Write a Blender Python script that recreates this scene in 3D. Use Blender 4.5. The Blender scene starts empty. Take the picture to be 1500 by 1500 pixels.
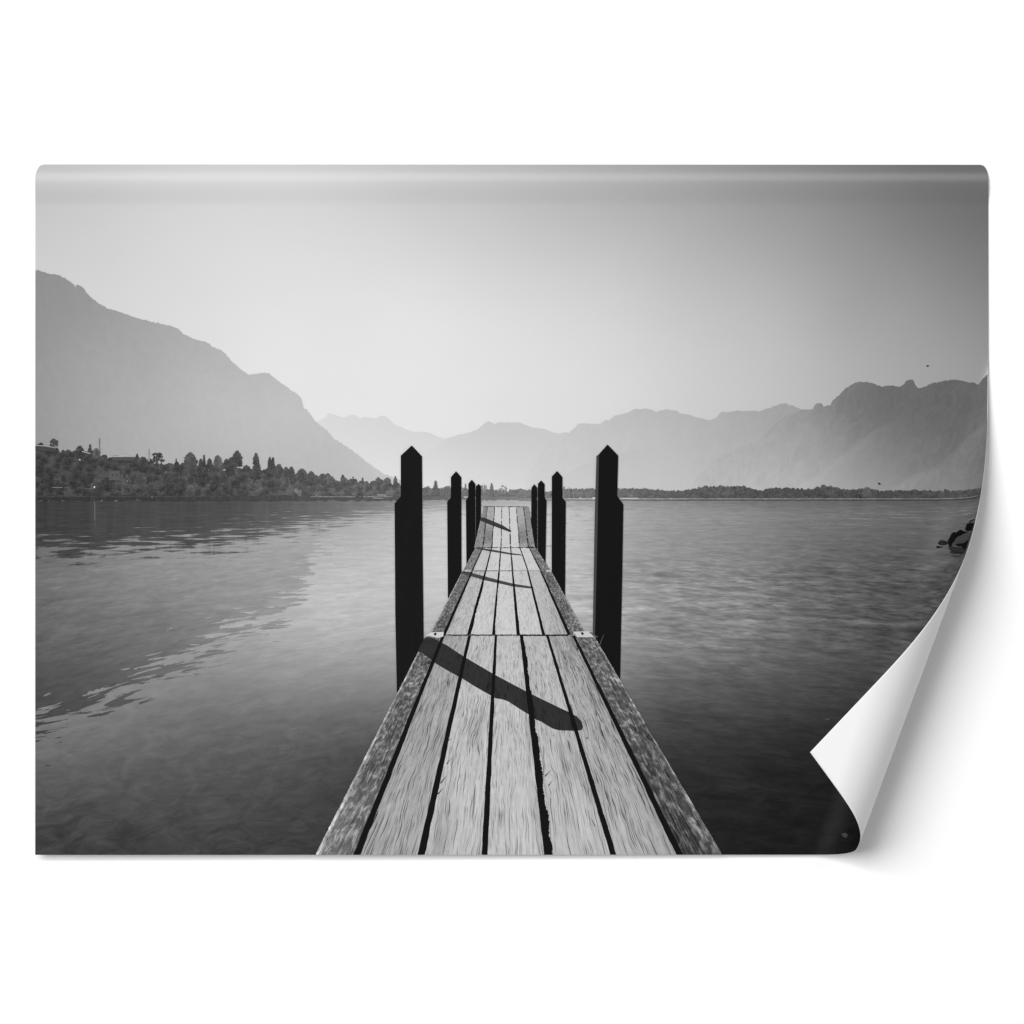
import bpy, math, random
import numpy as np

random.seed(7); rng = np.random.default_rng(7)
scene = bpy.context.scene
COL = scene.collection

# ------------------------------------------------------------------ units
# 1 unit of (px, py) = 1 mm on the printed sheet; px to the right, py down,
# (750, 750) is the middle of the wall in front of the camera.
CAM_D = 12.0
E_LIGHT = 1.265           # light that falls on the print (measured), so ink tones come out right
X0, X1, Y0, Y1 = 52.0, 1448.0, 241.0, 1252.0
ROOT = (0.0, 0.0, -0.502)
LAY = 1.6e-5             # thickness of one ink layer
GAP_R, GAP_L, GAP_B = 1.0, 10.0, 4.0   # how far the sheet stands off the wall

# ------------------------------------------------------------------ shape of the paper sheet
R_ROLL = 61.26
AX = np.array([math.sin(.3406), -math.cos(.3406)])             # direction of the roll
NX = np.array([-AX[1], AX[0]])                                  # across the roll
C0 = np.array([1184.0, 1252.0])                                 # where the sheet leaves the wall
S_MAX = (X1 - C0[0]) * NX[0]

def smooth01(t):
    t = np.clip(t, 0, 1); return t * t * (3 - 2 * t)

def ripple(py):
    # soft crease along the top edge, where the sheet was rolled
    return 3.0 * smooth01((303 - py) / 30) - 3.0 * smooth01((272 - py) / 26)

def deform2(px, py):
    """flat sheet (mm) -> bent sheet: x, y on the wall and height off the wall, all mm"""
    px = np.asarray(px, float); py = np.asarray(py, float)
    s = (px - C0[0]) * NX[0] + (py - C0[1]) * NX[1]
    a = (px - C0[0]) * AX[0] + (py - C0[1]) * AX[1]
    r = R_ROLL * (1 + .0794 * np.clip(a, -100, 900) / 400)       # the roll opens out like a cone
    sp = np.maximum(s, 0); end = math.pi * 1.0145
    th = np.minimum(sp / r, end)
    rest = np.maximum(sp - end * r, 0)
    pos = np.where(s > 0, r * np.sin(th) + rest * math.cos(end), s)
    h = r * (1 - np.cos(th)) + rest * math.sin(end)
    t = np.clip((sp - 88.0) / (S_MAX - 88.0), 0, 1)
    a = a + 56.0 * t ** .9
    x = C0[0] + NX[0] * pos + AX[0] * a
    y = C0[1] + NX[1] * pos + AX[1] * a
    h = h + GAP_R + GAP_L * (X1 - px) / (X1 - X0) + GAP_B * (py - Y0) / (Y1 - Y0) + ripple(py)
    return x, y, h

def P3(px, py):
    x, y, h = deform2(px, py)
    return np.stack([(x - 750) / 1000, -h / 1000, (750 - y) / 1000], -1)

PRINT_LIFT = 1.5e-4      # all ink sits this far above the paper's own front
def sheet_pts(px, py, off):
    px = np.asarray(px, float); py = np.asarray(py, float)
    p = P3(px, py)
    du = P3(px + .5, py) - P3(px - .5, py)
    dv = P3(px, py + .5) - P3(px, py - .5)
    n = np.cross(dv, du)                    # towards the room
    n /= np.linalg.norm(n, axis=-1, keepdims=True)
    off = np.asarray(off, float) + PRINT_LIFT
    return p + n * (off[..., None] if off.ndim else off) - np.array(ROOT)

def unbend(x, y):
    """sheet position that is seen at (x, y) from the front"""
    x = np.asarray(x, float); y = np.asarray(y, float)
    u, v = x.copy(), y.copy()
    for _ in range(60):
        a, b, _h = deform2(u, v)
        u += .5 * (x - a); v += .5 * (y - b)
        u = np.minimum(u, X1)
    return u, v

# ------------------------------------------------------------------ smooth tone fields
def field(pts, smooth=0.02):
    p = np.array(pts, float); n = len(p)
    xy = p[:, :2] / 500.0
    def U(r2): return np.where(r2 > 1e-12, r2 * np.log(np.maximum(r2, 1e-12)), 0.0)
    d2 = ((xy[:, None] - xy[None]) ** 2).sum(-1)
    A = np.zeros((n + 3, n + 3)); A[:n, :n] = U(d2) + smooth * np.eye(n)
    A[:n, n] = 1; A[:n, n + 1:] = xy; A[n, :n] = 1; A[n + 1:, :n] = xy.T
    w = np.linalg.solve(A, np.concatenate([p[:, 2], np.zeros(3)]))
    lo, hi = p[:, 2].min() - 6, p[:, 2].max() + 6
    def f(x, y):
        x = np.asarray(x, float); y = np.asarray(y, float); sh = x.shape
        q = np.stack([x.ravel(), y.ravel()], -1) / 500.0
        out = np.empty(len(q))
        for i in range(0, len(q), 20000):
            b = q[i:i + 20000]
            out[i:i + 20000] = U(((b[:, None] - xy[None]) ** 2).sum(-1)) @ w[:n] + w[n] + b @ w[n + 1:]
        return np.clip(out, lo, hi).reshape(sh) / 255.0
    return f

# ------------------------------------------------------------------ materials
class Nodes:
    def __init__(self, name):
        m = bpy.data.materials.new(name); m.use_nodes = True
        self.m = m; self.t = m.node_tree; self.t.nodes.clear()
        self._pos = None
    def n(self, kind): return self.t.nodes.new(kind)
    def put(self, sock, v):
        if isinstance(v, (int, float)): sock.default_value = v
        else: self.t.links.new(v, sock)
    def m_(self, op, a, b=None, c=None, clamp=False):
        x = self.n('ShaderNodeMath'); x.operation = op; x.use_clamp = clamp
        self.put(x.inputs[0], a)
        if b is not None: self.put(x.inputs[1], b)
        if c is not None: self.put(x.inputs[2], c)
        return x.outputs[0]
    def add(self, a, b): return self.m_('ADD', a, b)
    def sub(self, a, b): return self.m_('SUBTRACT', a, b)
    def mul(self, a, b): return self.m_('MULTIPLY', a, b)
    def div(self, a, b): return self.m_('DIVIDE', a, b)
    def attr(self, name):
        x = self.n('ShaderNodeAttribute'); x.attribute_name = name; return x.outputs['Fac']
    def pxpy(self):
        if self._pos is None:
            u = self.attr('px'); v = self.attr('py'); self._pos = (u, v)
        return self._pos
    def noise(self, x, y, z=0.0, detail=2.0, rough=.5, dist=0.0):
        c = self.n('ShaderNodeCombineXYZ'); self.put(c.inputs[0], x); self.put(c.inputs[1], y); self.put(c.inputs[2], z)
        k = self.n('ShaderNodeTexNoise'); k.noise_dimensions = '3D'
        k.inputs['Scale'].default_value = 1.0; k.inputs['Detail'].default_value = detail
        k.inputs['Roughness'].default_value = rough; k.inputs['Distortion'].default_value = dist
        self.t.links.new(c.outputs[0], k.inputs['Vector'])
        return k.outputs['Fac']
    def step(self, v, a, b, lo=0.0, hi=1.0):
        r = self.n('ShaderNodeMapRange'); r.interpolation_type = 'SMOOTHSTEP'
        self.put(r.inputs[0], v); self.put(r.inputs[1], a); self.put(r.inputs[2], b)
        self.put(r.inputs[3], lo); self.put(r.inputs[4], hi)
        return r.outputs[0]
    def mix(self, f, a, b): return self.add(a, self.mul(f, self.sub(b, a)))
    def ink(self, tone, spec=0.06, rough=.5, tint=None):
        """tone 0..1 as it reads in the picture -> base colour"""
        v = self.m_('MAXIMUM', tone, 0.0)
        v = self.m_('POWER', self.div(self.add(v, .055), 1.055), 2.4)
        v = self.div(v, E_LIGHT)
        c = self.n('ShaderNodeCombineColor')
        for i in range(3): self.put(c.inputs[i], v)
        b = self.n('ShaderNodeBsdfPrincipled'); o = self.n('ShaderNodeOutputMaterial')
        self.t.links.new(c.outputs[0], b.inputs['Base Color'])
        b.inputs['Roughness'].default_value = rough
        b.inputs['Specular IOR Level'].default_value = spec
        self.t.links.new(b.outputs[0], o.inputs[0])
        return self.m

def mat_plain(name, grain=0.0, scale=.2, stretch=1.0, spec=.05, rough=.5):
    g = Nodes(name); u, v = g.pxpy(); t = g.attr('tone')
    if grain:
        n = g.noise(g.mul(u, scale), g.mul(v, scale * stretch), detail=4, rough=.6)
        t = g.add(t, g.mul(g.sub(n, .5), grain))
    return g.ink(t, spec, rough)

def mat_sky():
    g = Nodes('sky_ink'); u, v = g.pxpy(); t = g.attr('tone')
    n = g.noise(g.mul(u, .5), g.mul(v, .5), detail=3, rough=.7)
    n2 = g.noise(g.mul(u, .01), g.mul(v, .02), detail=2)
    t = g.add(t, g.mul(g.sub(n, .5), .015)); t = g.add(t, g.mul(g.sub(n2, .5), .012))
    return g.ink(t, .5, .22)

def mat_mountain():
    g = Nodes('mountain_ink'); u, v = g.pxpy(); t = g.attr('tone')
    # ravines run down the slopes, crossed by fine forest grain
    ln = g.attr('lean')
    sx = g.add(g.mul(u, .05), g.mul(g.mul(v, .030), ln)); sy = g.sub(g.mul(v, .024), g.mul(g.mul(u, .018), ln))
    n = g.noise(sx, sy, detail=6, rough=.66, dist=1.6)
    f = g.noise(g.mul(u, .45), g.mul(v, .45), 3.0, detail=3, rough=.7)
    amp = g.attr('rock')
    t = g.add(t, g.mul(g.mul(g.sub(n, .5), .12), amp)); t = g.add(t, g.mul(g.mul(g.sub(f, .5), .07), amp))
    return g.ink(t)

def mat_leaf():
    g = Nodes('foliage_ink'); u, v = g.pxpy(); t = g.attr('tone')
    n = g.noise(g.mul(u, .15), g.mul(v, .20), detail=6, rough=.68, dist=.4)
    n2 = g.noise(g.mul(u, .42), g.mul(v, .42), 6.0, detail=3, rough=.6)
    t = g.add(t, g.mul(g.sub(n, .5), .20)); t = g.add(t, g.mul(g.sub(n2, .5), .14))
    # crown after crown: dark hearts, paler leafy rims
    vo = g.n('ShaderNodeTexVoronoi'); vo.voronoi_dimensions = '2D'; vo.inputs['Scale'].default_value = 1.0
    cc = g.n('ShaderNodeCombineXYZ'); g.put(cc.inputs[0], g.add(g.mul(u, .085), g.mul(n2, 1.1))); g.put(cc.inputs[1], g.add(g.mul(v, .10), g.mul(n, 1.6)))
    g.t.links.new(cc.outputs[0], vo.inputs['Vector'])
    t = g.add(t, g.mul(g.sub(g.step(vo.outputs['Distance'], .05, .85), .50), g.attr('crowns')))
    return g.ink(t)

def mat_water():
    g = Nodes('lake_ink'); u, v = g.pxpy()
    x = g.sub(u, 742.0)
    deep = g.m_('MULTIPLY', g.sub(v, 790.0), 1 / 250.0, clamp=True)
    side = g.m_('GREATER_THAN', x, 0.0)
    k = g.mix(side, .17, .09)
    vv = g.sub(v, g.mul(g.mul(g.m_('ABSOLUTE', x), k), deep))
    d = g.m_('MAXIMUM', g.sub(vv, 697.0), 6.0)
    ny = g.mul(g.m_('LOGARITHM', d, math.e), 32.0)
    nx = g.mul(x, g.div(.30, g.m_('SQRT', d)))
    n1 = g.noise(nx, ny, 0.0, detail=3, rough=.55, dist=.35)
    n2 = g.noise(g.mul(nx, .30), g.mul(ny, .42), 5.0, detail=3, rough=.55, dist=.3)
    n3 = g.noise(g.mul(nx, 2.4), g.mul(ny, 2.6), 9.0, detail=3, rough=.6)
    nb = g.noise(g.mul(nx, .85), g.mul(ny, 1.25), 7.0, detail=4, rough=.6, dist=.5)
    cross = g.add(g.mul(g.sub(nb, .5), 4.6), g.mul(g.sub(n2, .5), 1.8))
    # where the reflected mountain ends
    m2 = g.step(g.add(g.attr('mount'), g.mul(cross, g.attr('jag'))), -1.6, 1.6)
    t = g.mix(m2, g.attr('tone_sky'), g.attr('tone_mount'))
    # where the reflected trees end
    col = g.noise(g.mul(u, .085), g.mul(v, .006), 2.0, detail=3, rough=.6)
    nt = g.noise(g.mul(nx, .62), g.mul(ny, 1.0), 3.0, detail=3, rough=.55, dist=.2)
    e = g.add(g.attr('trees'), g.mul(g.sub(nt, .5), g.mul(g.attr('treejag'), 2.7)))
    e = g.add(e, g.mul(g.sub(col, .5), g.mul(g.attr('treejag'), .5)))
    m1 = g.step(e, -13.0, 10.0)
    tree = g.add(g.attr('tone_tree'), g.mul(g.sub(col, .5), .10))
    t = g.mix(m1, t, tree)
    rip = g.attr('ripple')
    nr = g.noise(g.mul(nx, 1.1), g.mul(ny, .9), 11.0, detail=3, rough=.55, dist=.3)
    crest = g.add(g.mul(g.sub(nr, .5), 1.5), g.mul(g.sub(n2, .5), .9))
    t = g.add(t, g.mul(crest, rip)); t = g.add(t, g.mul(g.sub(n3, .5), g.mul(rip, 1.1)))
    # thin crisp wavelets: dark troughs and pale crests
    wl = g.noise(g.mul(nx, 1.5), g.mul(ny, 1.7), 15.0, detail=2, rough=.5, dist=.25)
    pat = g.step(n2, .40, .62)
    t = g.sub(t, g.mul(g.mul(g.step(wl, .60, .68), rip), g.mul(pat, .42)))
    t = g.add(t, g.mul(g.mul(g.step(wl, .40, .32), rip), g.mul(pat, .34)))
    # stones seen through the shallow water
    sh = g.noise(g.add(g.mul(u, .022), g.mul(v, .010)), g.mul(v, .045), 4.0, detail=6, rough=.68, dist=1.0)
    t = g.add(t, g.mul(g.sub(sh, .5), g.attr('bed')))
    fine = g.noise(g.mul(u, .6), g.mul(v, .6), 1.0, detail=2)
    t = g.add(t, g.mul(g.sub(fine, .5), .02))
    return g.ink(t)

def plank_coords(g):
    u, v = g.pxpy()
    d = g.m_('MAXIMUM', g.sub(v, 713.0), 8.0)
    return g.div(g.sub(u, 742.0), d), g.div(300.0, d)

def mat_wood(dark=False):
    g = Nodes('shaded_wood_ink' if dark else 'plank_ink')
    s, t = plank_coords(g); seed = g.attr('seed'); tone = g.attr('tone'); gr = g.attr('grain')
    big = g.noise(g.mul(s, 16.0), g.mul(t, 3.2), g.add(seed, 8.0), detail=3, rough=.6)
    warp = g.sub(g.noise(g.mul(s, 9.0), g.mul(t, 5.5), seed, detail=3, rough=.6), .5)
    ss = g.add(g.mul(s, 390.0), g.mul(warp, 21.0)); tt = g.add(g.mul(t, 17.0), g.mul(warp, 1.2))
    n = g.noise(ss, tt, seed, detail=2, rough=.5)
    dash = g.step(n, .53, .68)
    ss2 = g.add(g.mul(s, 150.0), g.mul(warp, 9.0))
    n2 = g.noise(ss2, g.mul(t, 7.0), g.add(seed, 4.0), detail=2)
    spk = g.noise(g.mul(s, 70.0), g.mul(t, 60.0), g.add(seed, 2.0), detail=4, rough=.7)
    stain = g.step(big, .54, .78)
    v = g.sub(tone, g.mul(g.mul(dash, g.add(.35, g.mul(big, 1.2))), g.mul(gr, .31)))
    v = g.add(v, g.mul(g.mul(g.sub(n2, .5), gr), .20))
    v = g.sub(v, g.mul(g.mul(stain, gr), .12))
    v = g.add(v, g.mul(g.mul(g.sub(spk, .5), gr), .16))
    return g.ink(v)

def mat_beam():
    g = Nodes('lichen_beam_ink')
    s, t = plank_coords(g); seed = g.attr('seed'); tone = g.attr('tone')
    n = g.noise(g.mul(s, 62.0), g.mul(t, 40.0), seed, detail=7, rough=.72, dist=.35)
    l = g.step(n, .42, .66)
    fib = g.noise(g.mul(s, 300.0), g.mul(t, 9.0), seed, detail=3)
    big = g.noise(g.mul(s, 14.0), g.mul(t, 9.0), g.add(seed, 3.0), detail=3)
    fib2 = g.noise(g.add(g.mul(s, 260.0), g.mul(g.sub(n, .5), 3.0)), g.mul(t, 9.0), g.add(seed, 6.0), detail=3, rough=.6)
    v = g.add(tone, g.mul(g.sub(l, .45), g.add(.15, g.mul(big, .36))))
    v = g.add(v, g.mul(g.sub(fib, .5), .26)); v = g.add(v, g.mul(g.sub(big, .5), .42))
    v = g.sub(v, g.mul(g.step(fib2, .52, .66), .17))
    return g.ink(v)

def mat_post():
    g = Nodes('post_ink'); u, v = g.pxpy(); t = g.attr('tone')
    n = g.noise(g.mul(u, .45), g.mul(v, .012), detail=3, rough=.6)
    f = g.noise(g.mul(u, .3), g.mul(v, .2), 4.0, detail=3)
    t = g.add(t, g.mul(g.sub(n, .5), .045)); t = g.add(t, g.mul(g.sub(f, .5), .012))
    return g.ink(t)

def mat_paper(name, albedo, bump=.02, spec=.3, rough=.55):
    m = bpy.data.materials.new(name); m.use_nodes = True
    t = m.node_tree; b = t.nodes['Principled BSDF']
    tc = t.nodes.new('ShaderNodeTexCoord'); n = t.nodes.new('ShaderNodeTexNoise')
    n.inputs['Scale'].default_value = 160; n.inputs['Detail'].default_value = 4
    t.links.new(tc.outputs['Object'], n.inputs['Vector'])
    r = t.nodes.new('ShaderNodeMapRange'); t.links.new(n.outputs['Fac'], r.inputs[0])
    r.inputs[3].default_value = albedo - .012; r.inputs[4].default_value = albedo + .012
    c = t.nodes.new('ShaderNodeCombineColor')
    for i in range(3): t.links.new(r.outputs[0], c.inputs[i])
    t.links.new(c.outputs[0], b.inputs['Base Color'])
    bp = t.nodes.new('ShaderNodeBump'); bp.inputs['Strength'].default_value = bump; bp.inputs['Distance'].default_value = .0005
    t.links.new(n.outputs['Fac'], bp.inputs['Height']); t.links.new(bp.outputs[0], b.inputs['Normal'])
    b.inputs['Roughness'].default_value = rough; b.inputs['Specular IOR Level'].default_value = spec
    return m

M_SKY = mat_sky(); M_MOUNT = mat_mountain(); M_LEAF = mat_leaf(); M_LAKE = mat_water()
M_WOOD = mat_wood(); M_SHADE = mat_wood(True); M_BEAM = mat_beam(); M_POST = mat_post()
M_INK = mat_plain('plain_ink', .03, .3); M_ROCK = mat_plain('rock_ink', .16, .5)
M_BACK = mat_paper('white_paper', .70); M_WALL = mat_paper('white_wall', .815, .05, .2, .7)

# ------------------------------------------------------------------ objects
root = bpy.data.objects.new('wall_mural', None); COL.objects.link(root)
root.location = ROOT; root.empty_display_size = .1
root['label'] = 'black and white lake jetty wall mural on white wall, lower right corner peeled and curling'
root['category'] = 'wall mural'

def link(name, verts, faces, mat, parent=None, attrs=None, pxy=None, label=None, kind=None, smooth=True):
    me = bpy.data.meshes.new(name); me.from_pydata([tuple(v) for v in verts], [], faces); me.update()
    if smooth: me.polygons.foreach_set('use_smooth', [True] * len(me.polygons))
    at = dict(attrs or {})
    if pxy is not None: at['px'], at['py'] = pxy
    for k, a in at.items():
        d = me.attributes.new(k, 'FLOAT', 'POINT')
        d.data.foreach_set('value', np.broadcast_to(np.asarray(a, np.float32), (len(verts),)).astype(np.float32).ravel())
    me.materials.append(mat)
    o = bpy.data.objects.new(name, me); COL.objects.link(o)
    if parent is not None: o.parent = parent
    if label: o['label'] = label
    if kind: o['kind'] = kind
    return o

def quad_faces(nr, nc, flip=False):
    i = np.arange(nr * nc).reshape(nr, nc)
    q = np.stack([i[:-1, :-1], i[1:, :-1], i[1:, 1:], i[:-1, 1:]], -1).reshape(-1, 4)
    if flip: q = q[:, ::-1]
    return q.tolist()

def patch(name, PX, PY, layer, mat, parent=root, label=None, **attrs):
    """regular array of points laid on the sheet"""
    nr, nc = PX.shape
    v = sheet_pts(PX, PY, LAY * layer).reshape(-1, 3)
    at = {k: np.broadcast_to(a, PX.shape).ravel() for k, a in attrs.items()}
    return link(name, v, quad_faces(nr, nc), mat, parent, at, (PX.ravel(), PY.ravel()), label)

def polys(name, plist, layer, mat, parent=root, label=None, kind=None, micro=2e-6, **extra):
    """list of (points, tone): small flat patches of ink, one mesh"""
    PX, PY, T, OFF, F = [], [], [], [], []
    for k, (pts, tone) in enumerate(plist):
        a = np.array(pts, float); b = len(PX)
        area = 0.5 * np.sum(a[:, 0] * np.roll(a[:, 1], -1) - np.roll(a[:, 0], -1) * a[:, 1])
        if area > 0: a = a[::-1]
        PX += a[:, 0].tolist(); PY += a[:, 1].tolist(); T += [tone] * len(a)
        OFF += [LAY * layer + micro * k] * len(a)
        F.append(list(range(b, b + len(a))))
    PX = np.clip(np.array(PX), X0, X1); PY = np.array(PY)
    v = sheet_pts(PX, PY, np.array(OFF))
    at = {'tone': np.array(T) / 255.0}; at.update(extra)
    return link(name, v, F, mat, parent, at, (PX, PY), label, kind, smooth=False)

def edge_x(py):
    """left and right limits of the sheet; the two top corners are rounded"""
    t = np.clip((262 - py) / 21, 0, 1); c = 1 - np.sqrt(np.maximum(1 - t * t, 0))
    return X0 + 12 * c, X1 - 11 * c

# ---- the paper itself
ys = np.concatenate([np.arange(241, 300, 1.5), np.arange(300, 1252, 4.0), [1252.0]])
us = np.concatenate([np.linspace(0, .70, 90)[:-1], np.linspace(.70, 1, 200)])
xl, xr = edge_x(ys)
PX = xl[:, None] + us[None] * (xr - xl)[:, None]; PY = np.repeat(ys[:, None], len(us), 1)
nr, nc = PX.shape
fr = sheet_pts(PX, PY, -PRINT_LIFT).reshape(-1, 3); bk = sheet_pts(PX, PY, -5e-4).reshape(-1, 3)
fc = quad_faces(nr, nc); fb = [[i + nr * nc for i in q] for q in quad_faces(nr, nc, True)]
idx = np.arange(nr * nc).reshape(nr, nc)
ring = idx[0, :].tolist() + idx[1:, -1].tolist() + idx[-1, -2::-1].tolist() + idx[-2:0:-1, 0].tolist()
rim = [[ring[k], ring[(k + 1) % len(ring)], ring[(k + 1) % len(ring)] + nr * nc, ring[k] + nr * nc] for k in range(len(ring))]
link('paper_sheet', np.concatenate([fr, bk]), fc + fb + rim, M_BACK, root,
     label='white unprinted back of the sheet, showing on the curled corner')

# ---- sky
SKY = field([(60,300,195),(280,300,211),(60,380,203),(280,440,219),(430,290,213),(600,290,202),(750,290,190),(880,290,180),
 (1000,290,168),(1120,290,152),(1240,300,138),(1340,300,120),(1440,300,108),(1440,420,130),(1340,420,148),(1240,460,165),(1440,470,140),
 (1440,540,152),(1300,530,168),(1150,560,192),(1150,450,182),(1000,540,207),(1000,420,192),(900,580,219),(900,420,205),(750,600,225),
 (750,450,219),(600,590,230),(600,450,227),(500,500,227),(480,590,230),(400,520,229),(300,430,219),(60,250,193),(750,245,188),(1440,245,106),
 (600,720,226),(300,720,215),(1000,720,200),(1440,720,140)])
ys = np.concatenate([np.arange(241, 304, 1.5), np.arange(304, 740, 4.0), [738.0]])
us = np.concatenate([np.linspace(0, .8, 120)[:-1], np.linspace(.8, 1, 140)]); xl, xr = edge_x(ys)
PX = xl[:, None] + us[None] * (xr - xl)[:, None]; PY = np.repeat(ys[:, None], len(us), 1)
patch('printed_sky', PX, PY, 1, M_SKY, tone=SKY(PX, PY), label='hazy pale sky, brightest above the middle of the lake')

# ---- mountains, far to near
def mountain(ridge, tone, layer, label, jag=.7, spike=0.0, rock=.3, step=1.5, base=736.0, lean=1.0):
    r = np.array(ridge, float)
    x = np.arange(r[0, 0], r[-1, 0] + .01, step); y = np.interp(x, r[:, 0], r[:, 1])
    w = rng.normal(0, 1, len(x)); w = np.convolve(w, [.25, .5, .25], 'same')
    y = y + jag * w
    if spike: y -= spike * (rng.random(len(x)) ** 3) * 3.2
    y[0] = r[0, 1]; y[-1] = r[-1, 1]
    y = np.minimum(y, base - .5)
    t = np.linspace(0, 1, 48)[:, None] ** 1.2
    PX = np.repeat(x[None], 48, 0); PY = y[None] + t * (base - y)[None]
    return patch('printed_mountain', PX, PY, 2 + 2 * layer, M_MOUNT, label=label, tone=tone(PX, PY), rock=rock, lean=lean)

mountain([(440,640),(464,619),(472,614),(478,611),(480,605),(486,606.5),(495,609),(503,612),(508,610),(514,607),(521,608.5),(528,613),
 (533,611),(538,610.5),(543,612),(549,613),(556,610),(562,608.5),(570,613.5),(577,621),(585,625),(595,629),(605,632.5),(618,632.5),
 (630,634.5),(640,639),(650,642),(700,660),(740,690)],
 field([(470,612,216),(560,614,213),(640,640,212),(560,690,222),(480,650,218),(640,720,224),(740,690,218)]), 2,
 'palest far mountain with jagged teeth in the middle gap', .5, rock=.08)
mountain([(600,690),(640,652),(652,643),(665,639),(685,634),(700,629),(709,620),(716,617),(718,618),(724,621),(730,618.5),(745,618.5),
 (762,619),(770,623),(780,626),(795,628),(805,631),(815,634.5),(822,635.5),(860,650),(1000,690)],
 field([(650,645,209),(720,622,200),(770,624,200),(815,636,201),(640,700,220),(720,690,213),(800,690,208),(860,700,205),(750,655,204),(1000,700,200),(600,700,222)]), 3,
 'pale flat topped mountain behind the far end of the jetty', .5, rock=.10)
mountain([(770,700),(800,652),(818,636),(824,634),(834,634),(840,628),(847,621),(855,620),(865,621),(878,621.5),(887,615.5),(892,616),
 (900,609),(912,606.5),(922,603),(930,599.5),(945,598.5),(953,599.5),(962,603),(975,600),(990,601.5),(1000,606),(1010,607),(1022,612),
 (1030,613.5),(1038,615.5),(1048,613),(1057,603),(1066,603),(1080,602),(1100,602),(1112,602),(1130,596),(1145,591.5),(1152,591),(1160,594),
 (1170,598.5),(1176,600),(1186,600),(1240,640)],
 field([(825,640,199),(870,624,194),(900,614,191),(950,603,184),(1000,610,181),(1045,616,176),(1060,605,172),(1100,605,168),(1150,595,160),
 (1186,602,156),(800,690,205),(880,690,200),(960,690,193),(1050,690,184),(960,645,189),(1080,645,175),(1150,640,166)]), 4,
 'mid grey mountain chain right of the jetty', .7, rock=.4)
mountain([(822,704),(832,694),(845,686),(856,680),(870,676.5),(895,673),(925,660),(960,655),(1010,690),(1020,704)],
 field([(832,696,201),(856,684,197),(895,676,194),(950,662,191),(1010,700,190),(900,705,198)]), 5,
 'faint low spur at the foot of the mid grey mountains', .5, rock=.2)
F_DARK = field([(1030,700,182),(1080,680,178),(1100,660,172),(1150,625,156),(1190,602,147),(1200,594,138),(1240,572,120),(1280,566,110),(1330,560,104),
 (1400,560,101),(1445,555,97),(1247,616,120),(1204,650,152),(1290,648,126),(1353,648,114),(1417,605,99),(1183,691,168),(1268,691,146),
 (1353,691,126),(1428,701,112),(1300,600,108),(1360,600,103),(1180,640,158),(1440,660,104)])
mountain([(1012,712),(1020,701),(1034,686),(1046,674),(1062,666),(1080,657),(1096,650),(1112,644),(1122,636),(1134,623),(1146,612),(1160,606),
 (1176,601),(1190,599.5),(1193,594),(1198,590.5),(1203,590),(1207,596.5),(1216,593),(1222,585),(1232,577),(1240,568),(1246,564),(1255,560.5),
 (1263,559.5),(1275,561),(1285,563.5),(1293,566),(1305,565),(1318,566.5),(1323,564),(1328,558),(1334,556.5),(1338,557),(1341,565.5),(1348,569.5),
 (1358,564),(1370,560.5),(1385,558),(1398,556.5),(1410,558),(1420,561),(1427,560),(1433,563.5),(1440,555),(1448,548)],
 F_DARK, 6,
 'dark grey mountain with humped summits at the right edge', .8, .3, rock=.9)
def spur(ridge, lift, depth, layer, label, rock):
    r = np.array(ridge, float)
    def tone(x, y):
        d = np.maximum(y - np.interp(x, r[:, 0], r[:, 1]), 0)
        fade = np.clip((r[-1, 0] - x) / 60, 0, 1) if r[-1, 0] < 1400 else 1.0
        return F_DARK(x, y) + fade * lift / 255 * np.exp(-d / depth) * np.clip(.15 + d / 9, 0, 1)
    mountain(ridge, tone, layer, label, .7, rock=rock)
spur([(1165,712),(1185,701),(1205,688),(1220,674),(1236,662),(1256,648),(1272,634),(1290,624),(1310,616),(1330,612)], 8, 24, 7, 'sloping lighter spur on the dark right mountain', .55)
spur([(1305,714),(1317,708),(1338,694),(1355,688),(1370,683),(1387,668),(1402,655),(1417,641),(1432,628),(1448,616)], 11, 30, 8, 'steep spur with gullies at the right edge', 1.1)
mountain([(52,396),(60,397.5),(68,400),(75,402),(82,402),(95,408),(103,413),(108,416.5),(110.5,421),(112,417.5),(118,419),(124,424.5),(128,431),
 (133,436.5),(140,441),(148,447),(158,452.5),(175,457.5),(190,463),(205,467.5),(225,472.5),(240,475.5),(256,480),(262,483),(266,488),(275,493),
 (290,498.5),(302,501.5),(312,508.5),(322,512),(330,518.5),(337,527),(345,535),(354,542),(364,549.5),(376,547.5),(386,546),(394,548),(402,554),
 (412,562),(424,570.5),(436,578),(440,582),(443,590),(445,597.5),(452,604),(463,619),(472,626),(482,634),(488,642),(500,650),(515,660),(530,671),
 (543,681),(553,688.5),(560,693.5),(570,697.5),(580,701),(600,708)],
 field([(55,400,141),(130,440,148),(60,500,146),(60,640,150),(100,600,158),(200,470,161),(200,560,168),(200,660,170),(300,505,174),(320,600,186),
 (300,670,178),(390,552,183),(420,610,194),(400,680,183),(450,620,190),(500,670,187),(570,702,196),(300,560,182),(120,520,158)]), 9,
 'broad hazy mountain slope falling from the left edge to the lake', .5, .55, rock=.42, lean=-1.0)

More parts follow.
